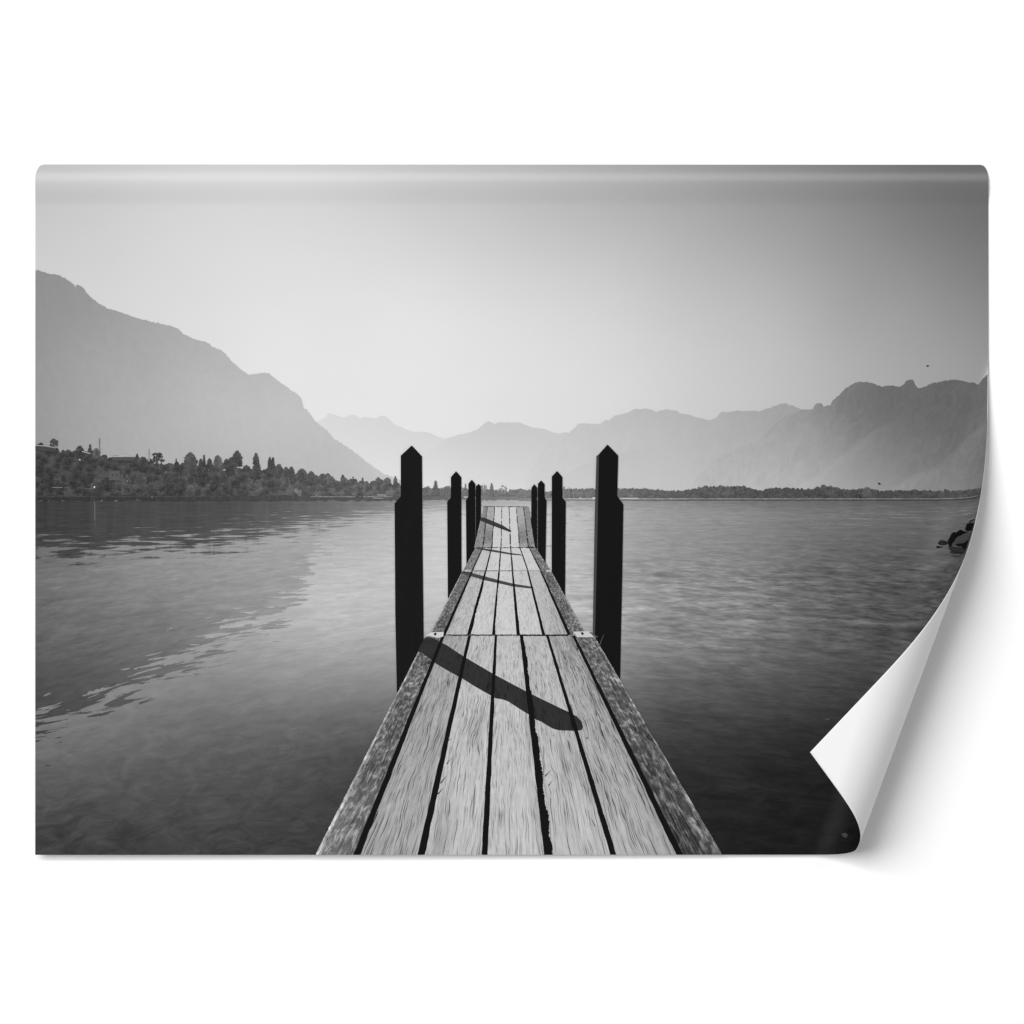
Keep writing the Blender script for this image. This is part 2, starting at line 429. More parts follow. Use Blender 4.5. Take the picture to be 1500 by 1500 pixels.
# ---- lake
TS = field([(560,760,182),(600,850,194),(640,800,202),(640,745,196),(500,860,194),(450,900,184),(350,950,157),(200,1010,134),(60,1100,106),(400,1000,140),
 (500,950,164),(560,1000,138),(300,1050,108),(450,1080,93),(100,1180,74),(300,1150,80),(430,1180,67),(60,1250,58),(250,1250,60),(450,1240,60),
 (640,880,194),(500,780,172),(740,750,205),(840,760,192),(840,850,184),(860,900,176),(930,750,165),(930,800,158),(930,850,152),(930,900,164),(930,960,132),
 (950,1000,105),(1000,1050,72),(980,1100,54),(1050,1150,38),(1100,1240,25),(1200,1240,22),(1050,760,146),(1050,850,130),(1080,900,140),
 (1100,950,112),(1150,1000,84),(1200,760,117),(1200,850,98),(1220,900,102),(1250,950,88),(1280,1000,64),(1180,1060,52),(1150,1100,41),
 (1350,760,102),(1400,800,92),(1350,880,76),(1250,1200,22),(1440,760,90),(1440,1000,60),(1440,1250,22),(560,1100,74),(520,1180,58),(950,1200,34)])
TM = field([(60,820,104),(60,860,112),(200,850,134),(350,840,150),(440,820,160),(400,880,151),(250,900,124),(60,950,90),(150,1000,84),(60,1080,62),
 (300,930,124),(480,780,165),(560,750,175),(700,1000,120),(1400,900,90),(900,750,150)])
TT = field([(60,740,58),(200,740,70),(350,740,78),(450,745,98),(550,745,125),(60,800,58),(300,790,76),(640,745,150),(760,740,172),(900,738,152),
 (1100,738,116),(1300,738,92),(1440,738,80),(450,800,110)])
ys = np.concatenate([np.arange(731, 800, 2.0), np.arange(800, 1252, 4.0), [1252.0]]); xs = np.concatenate([np.arange(X0, 1150, 4.2), np.linspace(1150, X1, 150)])
PX, PY = np.meshgrid(xs, ys)
yb = np.interp(PX, [52,127,196,250,300,335,380,407,446,456,470,490,520], [1066,1032,1006,978,952,926,908,898,868,825,785,760,725])
yt = np.interp(PX, [52,150,250,340,400,450,520,580,640,760,1000,1100,1448], [803,803,798,792,780,768,757,748,741,738,742,744,742])
tj = np.interp(PX, [52,340,450,600,760,1448], [62,62,44,20,8,18])
jag = np.interp(PX, [52,200,350,440,460,520], [56,60,66,66,100,120]) * np.interp(PY, [760,1100], [.75, 1.1])
rip = np.interp(PX, [52,300,500,742,900,1000,1448], [.10,.09,.10,.07,.16,.20,.16]) * np.interp(PY, [731,760,840,930,1000,1100,1252], [.5,.7,1.0,1.0,.62,.4,.3])
rip *= np.where(PX > 742, np.interp(PY, [800,840,900,960,1000], [.65,1.25,1.5,1.0,.9]), 1.0)
bed = np.interp(PY, [950,1060,1252], [.0,.13,.27]) * np.interp(PX, [52,500,900,1448], [1.1,1.0,.55,.5])
patch('printed_lake', PX, PY, 22, M_LAKE, tone_sky=TS(PX, PY), tone_mount=TM(PX, PY), tone_tree=TT(PX, PY), mount=yb - PY, jag=jag,
      trees=yt - PY, treejag=tj, ripple=rip, bed=bed, label='calm lake with a broken reflection of the left mountain')

# ---- far shores: woods, trees, houses
def blob(x, y, r, n=7, sq=1.0):
    a0 = random.random() * 6.3
    return [(x + r * random.uniform(.65, 1.15) * math.cos(a0 + k * 6.283 / n), y + sq * r * random.uniform(.65, 1.15) * math.sin(a0 + k * 6.283 / n)) for k in range(n)]

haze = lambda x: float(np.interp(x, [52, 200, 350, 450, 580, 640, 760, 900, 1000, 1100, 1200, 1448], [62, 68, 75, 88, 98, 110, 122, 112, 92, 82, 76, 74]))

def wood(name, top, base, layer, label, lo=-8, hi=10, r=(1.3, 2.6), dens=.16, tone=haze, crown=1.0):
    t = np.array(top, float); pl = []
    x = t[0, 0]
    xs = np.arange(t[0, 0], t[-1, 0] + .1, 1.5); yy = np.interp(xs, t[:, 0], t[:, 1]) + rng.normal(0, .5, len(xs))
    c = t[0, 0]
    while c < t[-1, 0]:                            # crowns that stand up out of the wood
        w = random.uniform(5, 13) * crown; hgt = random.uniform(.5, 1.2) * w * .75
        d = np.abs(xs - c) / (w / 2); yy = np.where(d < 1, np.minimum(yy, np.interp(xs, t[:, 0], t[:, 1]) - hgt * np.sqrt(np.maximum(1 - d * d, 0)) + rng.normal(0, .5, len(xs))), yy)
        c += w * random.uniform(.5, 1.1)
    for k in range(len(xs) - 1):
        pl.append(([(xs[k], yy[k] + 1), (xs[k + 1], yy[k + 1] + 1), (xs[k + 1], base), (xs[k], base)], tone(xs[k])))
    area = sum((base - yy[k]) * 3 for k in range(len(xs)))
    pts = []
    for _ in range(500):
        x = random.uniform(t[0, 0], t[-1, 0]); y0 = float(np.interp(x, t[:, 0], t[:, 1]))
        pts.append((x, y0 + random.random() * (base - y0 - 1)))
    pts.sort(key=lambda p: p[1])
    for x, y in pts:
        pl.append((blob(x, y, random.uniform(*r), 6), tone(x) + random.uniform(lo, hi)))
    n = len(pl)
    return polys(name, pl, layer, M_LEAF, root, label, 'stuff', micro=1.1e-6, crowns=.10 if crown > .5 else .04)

L_TOP = [(x, y + 2.5) for x, y in [(52,654),(75,657),(100,661),(130,664),(160,669),(200,675),(250,680),(300,683),(340,683),(380,689),(420,690),(450,695),(470,699),(500,705),(540,708),(560,707),(588,714)]]
wood('printed_wood', L_TOP, 729, 25, 'dark wooded bank below the left mountain', -9, 12, (1.5, 3.2), .2)
R_TOP = [(618,716),(650,716),(680,717),(710,718),(742,720),(760,717),(780,718),(800,721),(822,718),(850,717),(870,717),(905,716),(930,717),(945,716),(960,718),(980,720),
 (1000,719),(1020,716),(1035,714),(1090,713),(1100,716),(1115,719),(1130,716),(1150,715),(1165,717),(1190,718),(1200,714),(1220,714),(1230,716),
 (1245,718),(1260,717),(1275,717),(1290,720),(1330,719),(1400,720),(1448,719)]
wood('printed_wood', R_TOP, 731, 25, 'low hazy wood along the far shore right of the jetty', -9, 9, (1.0, 2.2), .2, crown=.35)

RANK = [0]
def tree(x, top, w, kind, tone=None, base=None, label=None):
    base = base if base is not None else min(728.5, top + max(1.5 * w, 16)); h = base - top
    if tone is None: tone = haze(x) - 6
    pl = []
    def half(t):                                   # half width at t = 0 (top) .. 1 (foot)
        if kind == 'round': return .5 * w * math.sqrt(max(0, 1 - (1 - min(t * 1.5, 1)) ** 2)) * (1 if t < .75 else 1 - .5 * (t - .75) / .25)
        if kind == 'dome': return .5 * w * math.sqrt(max(0, 1 - (1 - min(t * 1.2, 1)) ** 2))
        if kind == 'cone': return .5 * w * (t ** .85)
        if kind == 'poplar': return .5 * w * min(1, math.sin(min(t * 2.2 + .22, 1.57)))
        return .5 * w
    ts = np.linspace(0, 1, 14)
    lft = [(x - half(t) * random.uniform(.8, 1.12) - .2, top + t * h) for t in ts]
    rgt = [(x + half(t) * random.uniform(.8, 1.12) + .2, top + t * h) for t in ts]
    for k in range(13): pl.append(([lft[k], rgt[k], rgt[k + 1], lft[k + 1]], tone))
    m = int(min(80, 10 + w * h * .26))
    pts = sorted((random.random() for _ in range(m)))
    for t in pts:
        u = random.uniform(-1, 1); hw = half(t)
        rim = 17 * (1 - t) * (.3 + .7 * abs(u)) - 7 * t
        pl.append((blob(x + u * hw, top + t * h, random.uniform(.7, 1.0 + .07 * w), 6), tone + random.uniform(-9, 11) + rim * (1 if w > 6 else .3)))
    if kind == 'broad':                            # irregular crown made of several boughs
        pl = []
        for bx, by, br in [(-.28, .22, .22), (.02, .14, .2), (.26, .26, .24), (-.1, .38, .3), (.2, .48, .3), (-.25, .55, .28), (0, .75, .36)]:
            for _ in range(11):
                a = random.random() * 6.28; r = math.sqrt(random.random()) * br * w
                pl.append((blob(x + bx * w + r * math.cos(a), top + by * h + .6 * r * math.sin(a), random.uniform(.8, 1.9), 6), tone + random.uniform(-8, 8) - 4 * by))
    if kind == 'sparse':
        pl = []
        for _ in range(46):
            a = random.random() * 6.28; r = math.sqrt(random.random())
            pl.append((blob(x + .5 * w * r * math.cos(a), top + .36 * h + .36 * h * r * math.sin(a), random.uniform(.6, 1.5), 5), tone + random.uniform(-4, 20)))
        pl.append(([(x - .7, top + .4 * h), (x + .7, top + .4 * h), (x + .8, base), (x - .8, base)], tone))
    RANK[0] += 1
    return polys('printed_tree', pl, 66 + 1.83 * (RANK[0] % 10), M_LEAF, root, label, crowns=.05)

SPEC = [(60,648,8,'broad',None,'small round tree at the left end of the bank'),(79,642,12,'broad',74,'spreading tree standing above the left bank'),
 (117,654,12,'round',None,None),(132,651,8,'cone',66,'small dark pointed conifer near the left end'),(141,657,10,'round',84,None),
 (201,665,5,'poplar',None,None),(209,669,15,'round',None,None),(232,661,17,'broad',64,'dark tree with flat layered crown'),
 (258,671,4,'cone',None,None),(279,663,21,'dome',76,'broad dome shaped tree on the left bank'),(294,672,6,'poplar',None,None),(299,667,6,'cone',None,None),
 (307,672,8,'round',None,None),(319,668,13,'round',86,None),(332,672,9,'poplar',None,None),(347,661,15,'poplar',72,'tall dark rounded tree, highest of the bank'),
 (339,670,9,'round',None,None),(375,664,8,'poplar',72,None),(376,671,20,'cone',74,'dark conical tree with twin tips'),(395,670,5,'poplar',72,None),(399.5,670,5,'poplar',72,None),
 (398,677,13,'poplar',74,None),(408,680,10,'round',None,None),(419,684,8,'round',None,None),(427,684,9,'round',None,None),(441,687,12,'round',None,None),
 (455,691,13,'dome',None,None),(473,694,9,'round',None,None),(486,698,9,'round',None,None),(502,695,5,'round',84,None),(517,699,5,'cone',None,None),
 (531,700,3,'poplar',None,None),(537,705,5,'round',None,None),(554,700,10,'round',None,None),(567,700,12,'round',None,None),(579,698,9,'cone',84,'pointed dark conifer beside the near left post'),
 (626,713,15,'round',104,None),(638,705,13,'cone',100,'tall bushy tree between the first two left posts'),(638,706,6,'round',102,None),(655,712,15,'round',108,None),(681.5,709,4,'cone',120,None),
 (676,714,8,'round',116,None),(708,709,9,'sparse',134,None),(720,708,5,'poplar',116,'slim poplar beyond the end of the jetty'),(735,711,14,'sparse',132,'bare round tree beyond the end of the jetty'),
 (826,713,3.5,'cone',126,None),(833.5,714,3,'cone',126,None),(840,715,3,'cone',128,None),(1261,716,14,'dome',60,'dark round bush on the right shore'),
 (1206,711,13,'round',76,None),(1217,712,9,'round',78,None),(1270,714,14,'dome',84,None),(1342,717,7,'round',76,None),(1385,716,6,'round',74,None)]
for i in range(9): SPEC.append((1034 + i * 6.6 + random.uniform(-2, 2), 711 + random.uniform(-.5, 2.5), random.uniform(4, 7), 'sparse', 88, None))
fill = []
for i in range(31):
    x = 56 + i * 17 + random.uniform(-6, 6); y0 = float(np.interp(x, [p[0] for p in L_TOP], [p[1] for p in L_TOP]))
    y = y0 + random.uniform(.12, .62) * (728 - y0); w = random.uniform(11, 21) * np.interp(x, [52, 580], [1.1, .6])
    fill.append((x, y, w, random.choice(['round', 'round', 'dome', 'cone']), haze(x) + random.choice([-14, -10, -6, 2, 8]), None))
fill.append((436, 714, 12, 'round', 116, 'pale rounded shrub at the water'))
for (x, y, w, k, tn, lb) in sorted(SPEC, key=lambda s: s[1]) + sorted(fill, key=lambda s: s[1]):
    b = None
    if x > 600: b = 730
    tree(x, y, w, k, tn, b, lb)

def rect(x0, y0, x1, y1, dy=0.0): return [(x0, y0), (x1, y0 + dy), (x1, y1 + dy), (x0, y1)]
def strip(x0, x1, y0, y1, tf, wob=.3, dx=4.0):
    out = []; xs = np.arange(x0, x1 + .1, dx); a = y0 + rng.normal(0, wob, len(xs)); b = y1 + rng.normal(0, wob, len(xs))
    for k in range(len(xs) - 1): out.append(([(xs[k], a[k]), (xs[k + 1], a[k + 1]), (xs[k + 1], b[k + 1]), (xs[k], b[k])], tf(xs[k])))
    return out
# shore lines
sh = strip(52, 600, 726.2, 732.8, lambda x: np.interp(x, [52, 300, 450, 600], [50, 64, 78, 90]) + random.uniform(-5, 5), .8)
sh += strip(52, 330, 726.6, 727.6, lambda x: np.interp(x, [52, 330], [74, 78]) + random.uniform(-8, 8), .2)
sh += [(rect(60 + i * 11 + random.uniform(-3, 3), 733, 62.5 + i * 11, 734.5), random.choice([80, 92, 120])) for i in range(14)]
sh += strip(455, 575, 726.8, 728.2, lambda x: 134 + random.uniform(-18, 10), .2)
sh += strip(520, 532, 726, 731, lambda x: 80, .8)
polys('printed_shore', sh, 98, M_INK, micro=2e-7, label='dark stony shore under the left wood')
sh = strip(600, 760, 727.5, 732, lambda x: np.interp(x, [600, 760], [98, 128]) + random.uniform(-4, 4), .5)
sh += strip(760, 1447, 730, 731.4, lambda x: np.interp(x, [760, 860, 960, 1100, 1447], [130, 190, 158, 140, 112]) + random.uniform(-10, 10), .15)
sh += strip(760, 1447, 731.4, 733, lambda x: np.interp(x, [760, 900, 1000, 1447], [140, 120, 92, 66]), .2)
polys('printed_shore', sh, 98, M_INK, micro=2e-7, label='thin pale beach line of the far shore')
def house(pl, label=None): polys('printed_house', pl, 102, M_INK, label=label)
house([([(52, 651.6), (66, 652.4), (83, 655.6), (83, 656.8), (66, 654), (52, 653)], 150), ([(52, 653), (66, 654), (83, 656.8), (83, 662), (52, 660)], 68)], 'long sloping pale roof at the left end of the bank')
house([([(121, 660.8), (133, 664), (132, 665), (120, 662)], 165)], 'small bright roof edge beside the pointed conifer')
house([([(163, 665.6), (180, 666.4), (198, 668.2), (198, 669.4), (185, 669), (177, 669.6), (167, 669.4), (167, 668.4), (176, 667.6), (163, 666.6)], 172), (rect(164, 669.7, 197, 675), 78)], 'house with bright flat roofs among the trees')
house([(rect(160, 690, 176, 703.5), 88), (rect(148, 692, 160, 700), 80), (rect(160, 688.5, 177, 690), 70), (rect(164, 694, 166.5, 698), 72), (rect(170, 694, 172.5, 698), 74)], 'grey house wall half hidden in the trees')
house([(rect(77, 713.2, 92, 714.4, .5), 122)], 'low pale wall above the left shore')
house([(rect(95, 714, 104, 715, .3), 104)]); house([(rect(124, 715, 140, 715.8, .6), 100)])
for x, y, r, q, tn in [(138.5,713.4,1.6,.9,224),(117.4,673.4,1.4,1,196),(187,704.5,1.5,.6,146),(223,728.5,1.2,1,124),(312,677,1.7,.6,168),(329,688.3,1.8,.6,184),
                       (306,688.5,1.3,1,114),(331,697,1.5,.5,112),(412,701,1.6,1,112),(424,704.5,1.4,1,116)]:
    house([(blob(x, y, r, 7, q), tn)], 'brightest white house above the left shore' if tn == 224 else None)
house([(rect(552, 724.2, 566, 725.8), 146), (rect(554, 725.8, 566, 727), 116)], 'pale boathouse at the water beside the near left post')
house([([(504, 714), (514, 719), (512, 720), (502, 715)], 104)])
def boat(pl, label): polys('printed_boat', pl, 102, M_INK, label=label)
boat([([(545, 728.8), (562, 729.4), (560, 730.6), (548, 730.2)], 146)], 'pale moored boat beside the near left post')
boat([(rect(679, 727.2, 685, 728.8), 186)], 'white boat seen between the left posts')
boat([(rect(848, 729, 852, 730.2), 190)], 'small white boat left of the near right post')
boat([(rect(868, 728.4, 874, 730.2), 206)], 'white boat touching the near right post')
boat([(rect(910, 729.2, 935, 730.4), 188)], 'row of white boats right of the near right post')
house([(rect(923, 724.4, 927, 728), 128)])
def mast(x, y0, y1, tone, label):
    pl = [(rect(x - .45, y0, x + .45, y1), tone), (rect(x - 1.6, y0 + 3, x + 1.6, y0 + 3.7), tone + 8), (rect(x - 2.2, y0 + 7, x + 2.2, y0 + 7.7), tone + 8),
          ([(x - .5, y1 - 8), (x + .5, y1 - 8), (x + 1.5, y1), (x - 1.5, y1)], tone)]
    polys('printed_pylon', pl, 62, M_INK, label=label)
mast(146, 641.5, 664, 112, 'darker left power pylon above the trees'); mast(218.4, 657.5, 676, 146, 'fainter right power pylon above the trees')
polys('printed_reflection', [(rect(138.4, 735, 139.7, 762), 104), (rect(138.6, 762, 139.6, 771), 84)], 26, M_INK, label='thin pale vertical glint on the dark water')
# birds, rocks, stones
polys('printed_bird', [([(1356.5, 535.6), (1358.6, 534.6), (1361.4, 535.2), (1360.4, 536.8), (1358.4, 537.2)], 46), ([(1360, 535.4), (1362, 534.8), (1361, 536)], 70)], 24, M_INK, label='bird high above the right mountain')
polys('printed_bird', [([(1285.6, 706.6), (1287.4, 707), (1289.6, 708), (1290, 709.6), (1288, 710.2), (1286.6, 708.8)], 34)], 102, M_INK, label='bird low over the far right shore')
Z = lambda pts: [(1360 + .0533 * a, 750 + .0533 * b) for a, b in pts]
LX = lambda y: np.interp(y, [678,718,760,811,846,874], [1447.5,1438,1427.7,1411,1397,1383])
def seen(pts):
    a = np.array(pts, float); a[:, 0] = np.minimum(a[:, 0], LX(a[:, 1]) - .2)
    u, v = unbend(a[:, 0], a[:, 1]); return list(zip(u, v))
rk = [([(560,940),(930,985),(1000,1060),(960,1110),(880,1170),(800,1140),(700,1160),(590,1120),(620,1080),(570,1030)], 44), ([(620,1190),(880,1200),(860,1240),(640,1230)], 66),
 ([(700,830),(800,690),(930,640),(1150,560),(1200,760),(1000,860),(800,880),(690,930),(650,900)], 66),
 ([(960,690),(1050,610),(1150,580),(1120,700),(1000,720)], 34), ([(770,790),(860,740),(900,760),(800,840)], 84),
 ([(540,790),(600,690),(640,600),(700,555),(760,570),(820,530),(880,490),(940,520),(1000,540),(1080,560),(1000,590),(930,620),(860,660),(800,690),(760,740),(720,800),(680,840),(640,890),(650,940),(600,960),(560,930)], 9),
 ([(1000,490),(1030,400),(1050,340),(1090,315),(1140,318),(1220,300),(1300,320),(1300,530),(1130,520),(1060,540)], 10),
 ([(1110,300),(1130,240),(1190,220),(1250,190),(1300,200),(1240,225),(1160,260),(1140,310)], 40),
 ([(740,910),(860,860),(960,800),(1080,750),(1250,800),(1150,1030),(930,1020),(900,950),(800,945)], 12),
 ([(265,870),(300,810),(350,775),(440,790),(520,810),(550,870),(480,910),(380,915),(300,900)], 26), ([(330,850),(400,820),(450,850),(400,880)], 46),
 ([(225,960),(260,935),(320,950),(410,968),(240,995)], 8), ([(185,955),(205,940),(215,985),(195,990)], 118)]
polys('printed_rocks', [(seen(Z(p)), t) for p, t in rk], 104, M_ROCK, label='dark boulders in the water by the right edge')
polys('printed_stone', [(blob(1211, 1054, 4, 8, .4), 70), (blob(1213, 1053.4, 1.8, 6, .5), 96)], 26, M_INK, label='tiny pale fleck on the dark water by the curled tip')
polys('printed_stone', [([(1234, 1222), (1241, 1220.5), (1247, 1224), (1243, 1228.5), (1239, 1227)], 64)], 26, M_INK, label='pale stone under water near the bottom right corner')

# ---- jetty posts
def post(left, right, tone, layer, label, side=None, sidet=66):
    """left / right outlines from the tip down: (x, y) lists"""
    l = np.array(left, float); r = np.array(right, float)
    ys = np.unique(np.concatenate([l[:, 1], r[:, 1], np.arange(l[0, 1], max(l[-1, 1], r[-1, 1]), 6.0)]))
    ys.sort(); xl = np.interp(ys, l[:, 1], l[:, 0]); xr = np.interp(ys, r[:, 1], r[:, 0])
    cs = np.linspace(0, 1, 5)
    PX = xl[:, None] + cs[None] * (xr - xl)[:, None]; PY = np.repeat(ys[:, None], 5, 1)
    tn = np.full(PX.shape, tone / 255.0)
    o = patch('printed_post', PX, PY, layer, M_POST, label=label, tone=tn)
    if side is not None:
        polys('printed_post_side', [(side, sidet)], layer + 1, M_POST, o)
    return o
B = 106
post([(701,708.8),(697,712.4),(696.8,800)], [(701.2,708.8),(704.5,712.4),(704.3,770),(699,804)], 12, B, 'farthest post of the left row')
post([(782.4,709.4),(778.4,714.6),(778,758),(777,762),(784,805)], [(782.8,709.4),(786.6,714),(786.6,805)], 12, B, 'farthest post of the right row')
post([(690.8,702.8),(686,708.6),(686,728),(682.4,733),(683.2,830)], [(691.2,702.8),(696,708.6),(696.3,806)], 11, B + 2, 'third post of the left row')
post([(792.4,703.8),(787.8,708.8),(787.6,806)], [(792.8,703.8),(797.6,709),(797.6,728),(800.5,733),(799,826)], 11, B + 2, 'third post of the right row',
     [(787.4,714),(788.2,714),(788.2,802),(787.2,802)], 60)
post([(667.8,690.4),(660.4,699),(660.4,729),(655,734.6),(656,876)], [(668.2,690.4),(675.6,699),(676,838)], 12, B + 4, 'second post of the left row')
post([(815.8,690),(808.3,698),(808,842)], [(816.2,690),(823.7,698.6),(823.7,728.6),(828.7,735),(827.6,876)], 10, B + 4, 'second post of the right row')
post([(602.8,652.8),(587,667.4),(587,727),(578,737.6),(579,900),(581.6,1026)], [(603.4,652.8),(618,668.4),(619,800),(620.6,940)], 15, B + 6, 'nearest and tallest post of the left row')
post([(889.6,651.4),(876.4,666.2),(872,760),(868,934)], [(890.2,651.4),(905.4,667.2),(904,726),(913,739),(911,860),(908,1002)], 10, B + 6, 'nearest and tallest post of the right row',
     [(873.6,667.8),(877.2,665.8),(875.6,760),(871.4,934),(868,934),(871,760)], 66)

# ---- jetty deck
# left edge, six gaps between the boards, right edge at the two ends of each section; gap widths at both ends
SEC = [
 (742.0, 802.0, [708.4,714,724.6,735,745.6,756,766.6,774], [694.6,707.4,720.4,734,747.8,761.2,774.2,783.4], .9, 1.7),
 (802.4, 835.6, [696.4,707,720,733.8,748,761.6,775,784.6], [678.4,692,711.8,731,750.6,773,792,806.6], 1.6, 2.4),
 (836.4, 929.6, [677.4,691.6,711.4,730.8,750.6,773,792,807.4], [629.4,650.7,686.6,722.7,759.2,796.4,833.8,858], 2.3, 5.0),
 (931.0, 1252.0, [624.6,649.3,687.7,726.3,764.2,801.7,840.3,870], [462,522.6,616.8,709.8,803.6,898.6,995.8,1058], 4.4, 10.4)]
PT = {0: [176, 178, 206, 206, 208, 178], 1: [0, 196, 208, 208, 206, 206], 2: [0, 194, 204, 207, 203, 190], 3: [0, 176, 192, 195, 188, 176]}
GR = {0: .5, 1: .55, 2: .75, 3: 1.0}
gap_polys = []
jetty = None
def lerp(a, b, t): return a + (b - a) * t
deck_parts = []
for k, (ya, yb_, top, bot, wa, wb) in enumerate(SEC):
    n = int((yb_ - ya) / 1.5) + 2; t = np.linspace(0, 1, n); y = lerp(ya, yb_, t)
    sc = (y - 713) / (1252 - 713)
    lines = [lerp(top[i], bot[i], t) for i in range(8)]
    half = lerp(wa, wb, t) / 2
    gl, gr_ = [], []
    for i in range(1, 7):
        def wobble(amp):
            w = rng.normal(0, 1, n); w = np.convolve(w, np.hanning(19)[1:-1] / 9 * 2.2, 'same') + .25 * rng.normal(0, 1, n); return amp * w * (.2 + sc)
        rough = 1.7 if (i in (4,) and k == 3) else (1.5 if (k == 2 and i in (2, 3)) else .4)
        wide = half * (1.25 if (i == 4 and k == 3) else (.85 if i in (3, 5) else 1.0))
        a = lines[i] - wide + wobble(.35); b = lines[i] + wide + wobble(rough)
        if k < 2: a += rng.normal(0, .15, n); b += rng.normal(0, .15, n)
        gl.append(a); gr_.append(b)
    # bare edges: where each strip begins and ends
    for i in range(7):
        xl_ = lines[0] if i == 0 else lines[i]; xr_ = lines[7] if i == 6 else lines[i + 1]
        if i == 0: xl_ = xl_ + rng.normal(0, .25, n) * (.3 + sc)
        if i == 6: xr_ = xr_ + rng.normal(0, .25, n) * (.3 + sc)
        nc = 9
        if i in (0, 6): cs = np.array([0, .05, .10, .25, .5, .75, .9, .95, 1.0])
        else: cs = np.linspace(0, 1, nc)
        PX = xl_[:, None] + cs[None] * (xr_ - xl_)[:, None]; PY = np.repeat(y[:, None], nc, 1)
        if i in (0, 6):
            base = {0: 150, 1: 136, 2: 122, 3: 118}[k]
            tn = np.full(PX.shape, float(base))
            if k == 3: tn = lerp(base, 138 if i == 0 else 96, np.clip((PY - 1000) / 250, 0, 1))
            if i == 0: tn[:, :2] += 62 if k >= 2 else 20; tn[:, -1] += 14
            else: tn[:, -1] += 46 if k >= 2 else 14; tn[:, -2] += 30 if k >= 2 else 8; tn[:, :2] += 34 if k >= 2 else 10
            deck_parts.append(('printed_edge_beam', PX, PY, M_BEAM, dict(tone=tn / 255, seed=float(k * 7 + i * 1.7)),
                               'lichen mottled edge beam' ))
        else:
            tn = np.full(PX.shape, float(PT[k][i] if k else PT[0][i - 0] if i < 6 else 190))
            gr = np.full(PX.shape, GR[k])
            if k == 0 and i in (1, 5): tn -= 40 * np.exp(-((PY - 785) / 14) ** 2); gr += .8
            if k == 3 and i == 5: gr += .55 * cs[None] ; tn -= 22 * cs[None] ** 2
            if k == 3 and i == 1: gr += .5 * (1 - cs[None]) * np.clip((PY - 980) / 150, 0, 1); tn -= 16 * (1 - cs[None])
            if k == 2 and i == 5: gr += .5 * cs[None] * np.clip((PY - 850) / 60, 0, 1); tn -= 22 * cs[None] * np.clip((PY - 850) / 60, 0, 1)
            if k == 2 and i == 1: gr += .4; tn -= 10 * (1 - cs[None])
            deck_parts.append(('printed_plank', PX, PY, M_WOOD, dict(tone=tn / 255, grain=gr, seed=float(k * 11 + i * 3.3)), None))
    for i in range(6):
        for q in range(n - 1):
            if k == 0 and random.random() < .10: continue
            gap_polys.append(([(gl[i][q], y[q]), (gr_[i][q], y[q]), (gr_[i][q + 1], y[q + 1]), (gl[i][q + 1], y[q + 1])], 13 if k > 1 else 40))
# dark joints across the deck
def joint(x0, x1, y, w, tone, wob, skip=.0):
    xs = np.arange(x0, x1, 2.0); a = y - w / 2 + rng.normal(0, wob, len(xs)); b = y + w / 2 + rng.normal(0, wob, len(xs))
    for q in range(len(xs) - 1):
        if random.random() > skip: gap_polys.append(([(xs[q], a[q]), (xs[q + 1], a[q + 1]), (xs[q + 1], b[q + 1]), (xs[q], b[q])], tone))
joint(650, 764, 930.3, 1.7, 44, .3, .1); joint(762, 834, 930.4, 2.2, 14, .2)
joint(692, 752, 836.2, 1.0, 92, .2, .1); joint(697, 784, 802.2, 1.1, 74, .25, .12); joint(770, 784, 801.6, 1.8, 26, .3)
joint(708, 774, 742.2, 1.0, 84, .2)
# knots, nail holes and splits
for (x, y, r, tn) in [(860,1081,1.3,40),(811,1077,.8,70),(606,1003,.9,60),(745,1068,.8,90)]: gap_polys.append((blob(x, y, r), tn))
for (x, y, dx, dy) in [(652,1088,9,-7),(654,1118,8,-9),(645,1146,11,-11),(641,1162,10,-9),(792,1046,7,10),(798,1136,10,-9),(803,1150,7,-8),(866,1198,6,12)]:
    gap_polys.append(([(x, y), (x + dx, y + dy), (x + dx * .9, y + dy + 1.2), (x + .4, y + 2.2)], 36))
jetty = polys('printed_jetty', gap_polys, B + 20, M_INK, label='weathered plank jetty running out over the lake', micro=0)
for nm, PX, PY, mt, at, lb in deck_parts:
    patch(nm, PX, PY, B + 9, mt, jetty, lb, **at)

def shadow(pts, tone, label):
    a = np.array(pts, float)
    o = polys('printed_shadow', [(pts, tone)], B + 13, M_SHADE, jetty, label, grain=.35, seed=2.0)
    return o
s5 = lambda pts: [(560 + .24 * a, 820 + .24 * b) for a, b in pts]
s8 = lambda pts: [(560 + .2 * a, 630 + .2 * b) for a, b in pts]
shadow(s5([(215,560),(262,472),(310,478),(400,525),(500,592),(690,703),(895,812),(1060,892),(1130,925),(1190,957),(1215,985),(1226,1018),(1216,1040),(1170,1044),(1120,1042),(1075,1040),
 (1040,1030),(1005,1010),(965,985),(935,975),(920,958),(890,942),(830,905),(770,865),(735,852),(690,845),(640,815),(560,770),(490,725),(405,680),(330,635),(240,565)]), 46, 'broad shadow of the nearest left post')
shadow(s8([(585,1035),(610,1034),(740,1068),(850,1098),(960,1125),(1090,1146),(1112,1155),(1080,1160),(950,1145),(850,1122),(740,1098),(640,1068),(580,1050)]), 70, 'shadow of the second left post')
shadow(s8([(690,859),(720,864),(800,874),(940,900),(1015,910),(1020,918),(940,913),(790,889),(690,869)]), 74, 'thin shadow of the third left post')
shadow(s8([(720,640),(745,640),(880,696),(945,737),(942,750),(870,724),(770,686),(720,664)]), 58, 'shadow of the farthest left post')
def bracket(pl, label): polys('printed_bracket', pl, B + 23, M_INK, jetty, label)
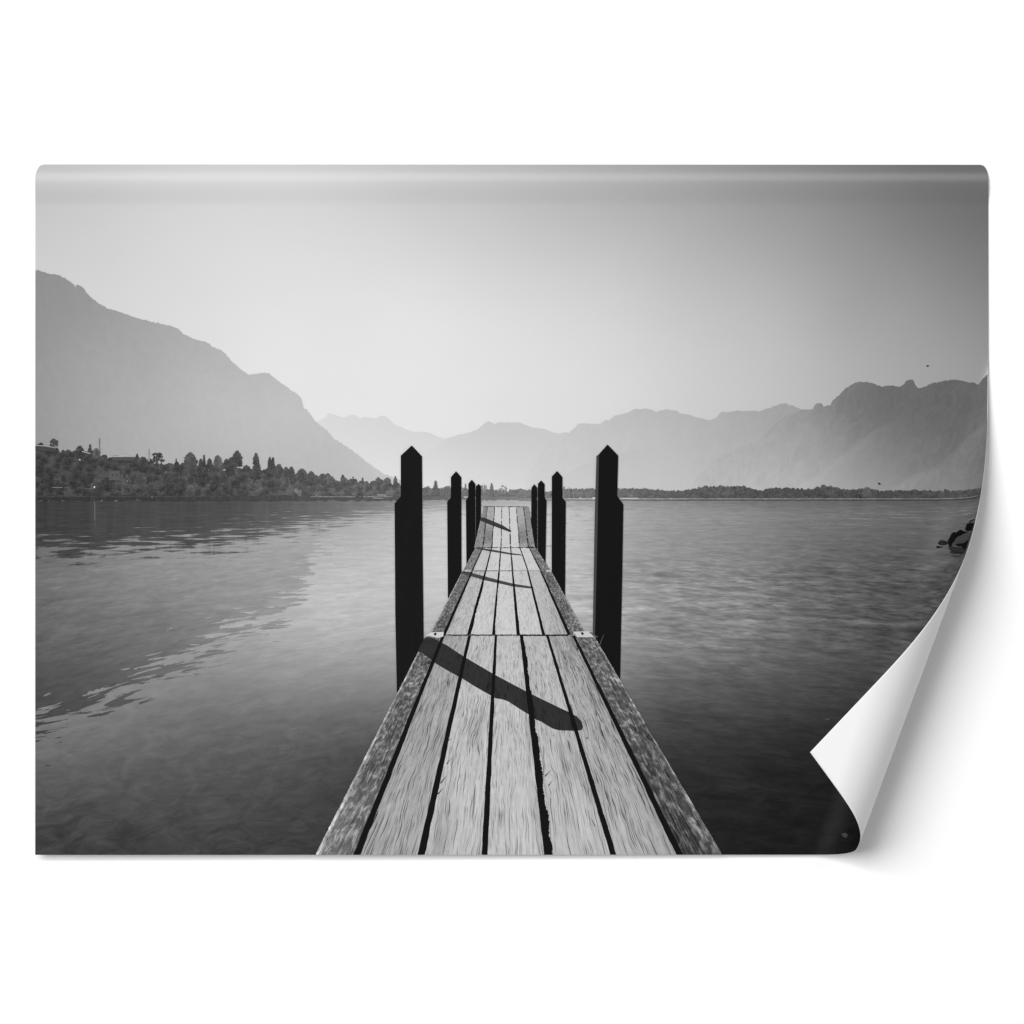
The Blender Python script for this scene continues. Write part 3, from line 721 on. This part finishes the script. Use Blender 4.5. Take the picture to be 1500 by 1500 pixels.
bracket([(s5([(262,462),(300,442),(375,440),(372,468),(340,476),(290,466)]), 206), ([(636.0,927.6),(638,926.4),(640,928.6),(638,931),(635.4,930)], 22)], 'pale metal plate with bolt at the left of the near joint')
bracket([(s5([(1165,438),(1262,436),(1292,472),(1190,472)]), 200), ([(850.8,926.4),(853.6,926),(855.6,928.6),(853.6,930.4),(851.4,929)], 16), (s5([(1270,440),(1312,470),(1310,474),(1262,444)]), 90)], 'pale metal plate with bolt at the right of the near joint')
bracket([(s8([(600,1024),(640,1022),(655,1036),(610,1036)]), 190), (blob(685.6, 835.4, .9), 40)], 'small pale plate at the left of the middle joint')
bracket([(s8([(1195,1024),(1235,1026),(1238,1036),(1205,1038)]), 190)], 'small pale plate at the right of the middle joint')
polys('printed_grass', [(s5([(1322,524),(1326,526),(1352,458),(1350,457)]), 92), (s5([(1296,470),(1316,466),(1316,469),(1297,474)]), 120)], B + 23, M_INK, label='thin grass blade beside the nearest right post')

# ------------------------------------------------------------------ wall
wv = [(-6, 0, -6), (6, 0, -6), (6, 0, 6), (-6, 0, 6)]
w = link('wall', wv, [[0, 1, 2, 3]], M_WALL, None, None, None, 'plain white wall behind the lake mural', 'structure', smooth=False)

# ------------------------------------------------------------------ light
world = bpy.data.worlds.new('World'); scene.world = world; world.use_nodes = True
bg = world.node_tree.nodes['Background']; bg.inputs[0].default_value = (1, 1, 1, 1); bg.inputs[1].default_value = .165
from mathutils import Vector
def area(name, loc, tgt, sx, sy, power):
    l = bpy.data.lights.new(name, 'AREA'); l.shape = 'RECTANGLE'; l.size = sx; l.size_y = sy; l.energy = power
    o = bpy.data.objects.new(name, l); COL.objects.link(o); o.location = loc
    o.rotation_euler = (Vector(tgt) - Vector(loc)).to_track_quat('-Z', 'Y').to_euler(); return o
area('softbox_lamp', (-17, -29, 8), (0, 0, 0), 24, 24, 13900)
area('fill_lamp', (24, -15, -8), (0, 0, -.3), 12, 12, 1150)
area('strip_lamp', (0, -8, 4.3), (0, 0, .4), 14, 1.1, 235)

# ------------------------------------------------------------------ camera
cam = bpy.data.cameras.new('camera'); co = bpy.data.objects.new('camera', cam); COL.objects.link(co)
co.location = (0, -CAM_D - .008, 0); co.rotation_euler = (math.radians(90), 0, 0)
cam.sensor_width = 36; cam.lens = 36 * CAM_D / 1.5; cam.clip_end = 100; cam.clip_start = .1
scene.camera = co
scene.render.engine = 'CYCLES'
vs = scene.view_settings
vs.view_transform = 'Standard'; vs.look = 'None'; vs.gamma = 1; vs.exposure = 0; vs.use_curve_mapping = False
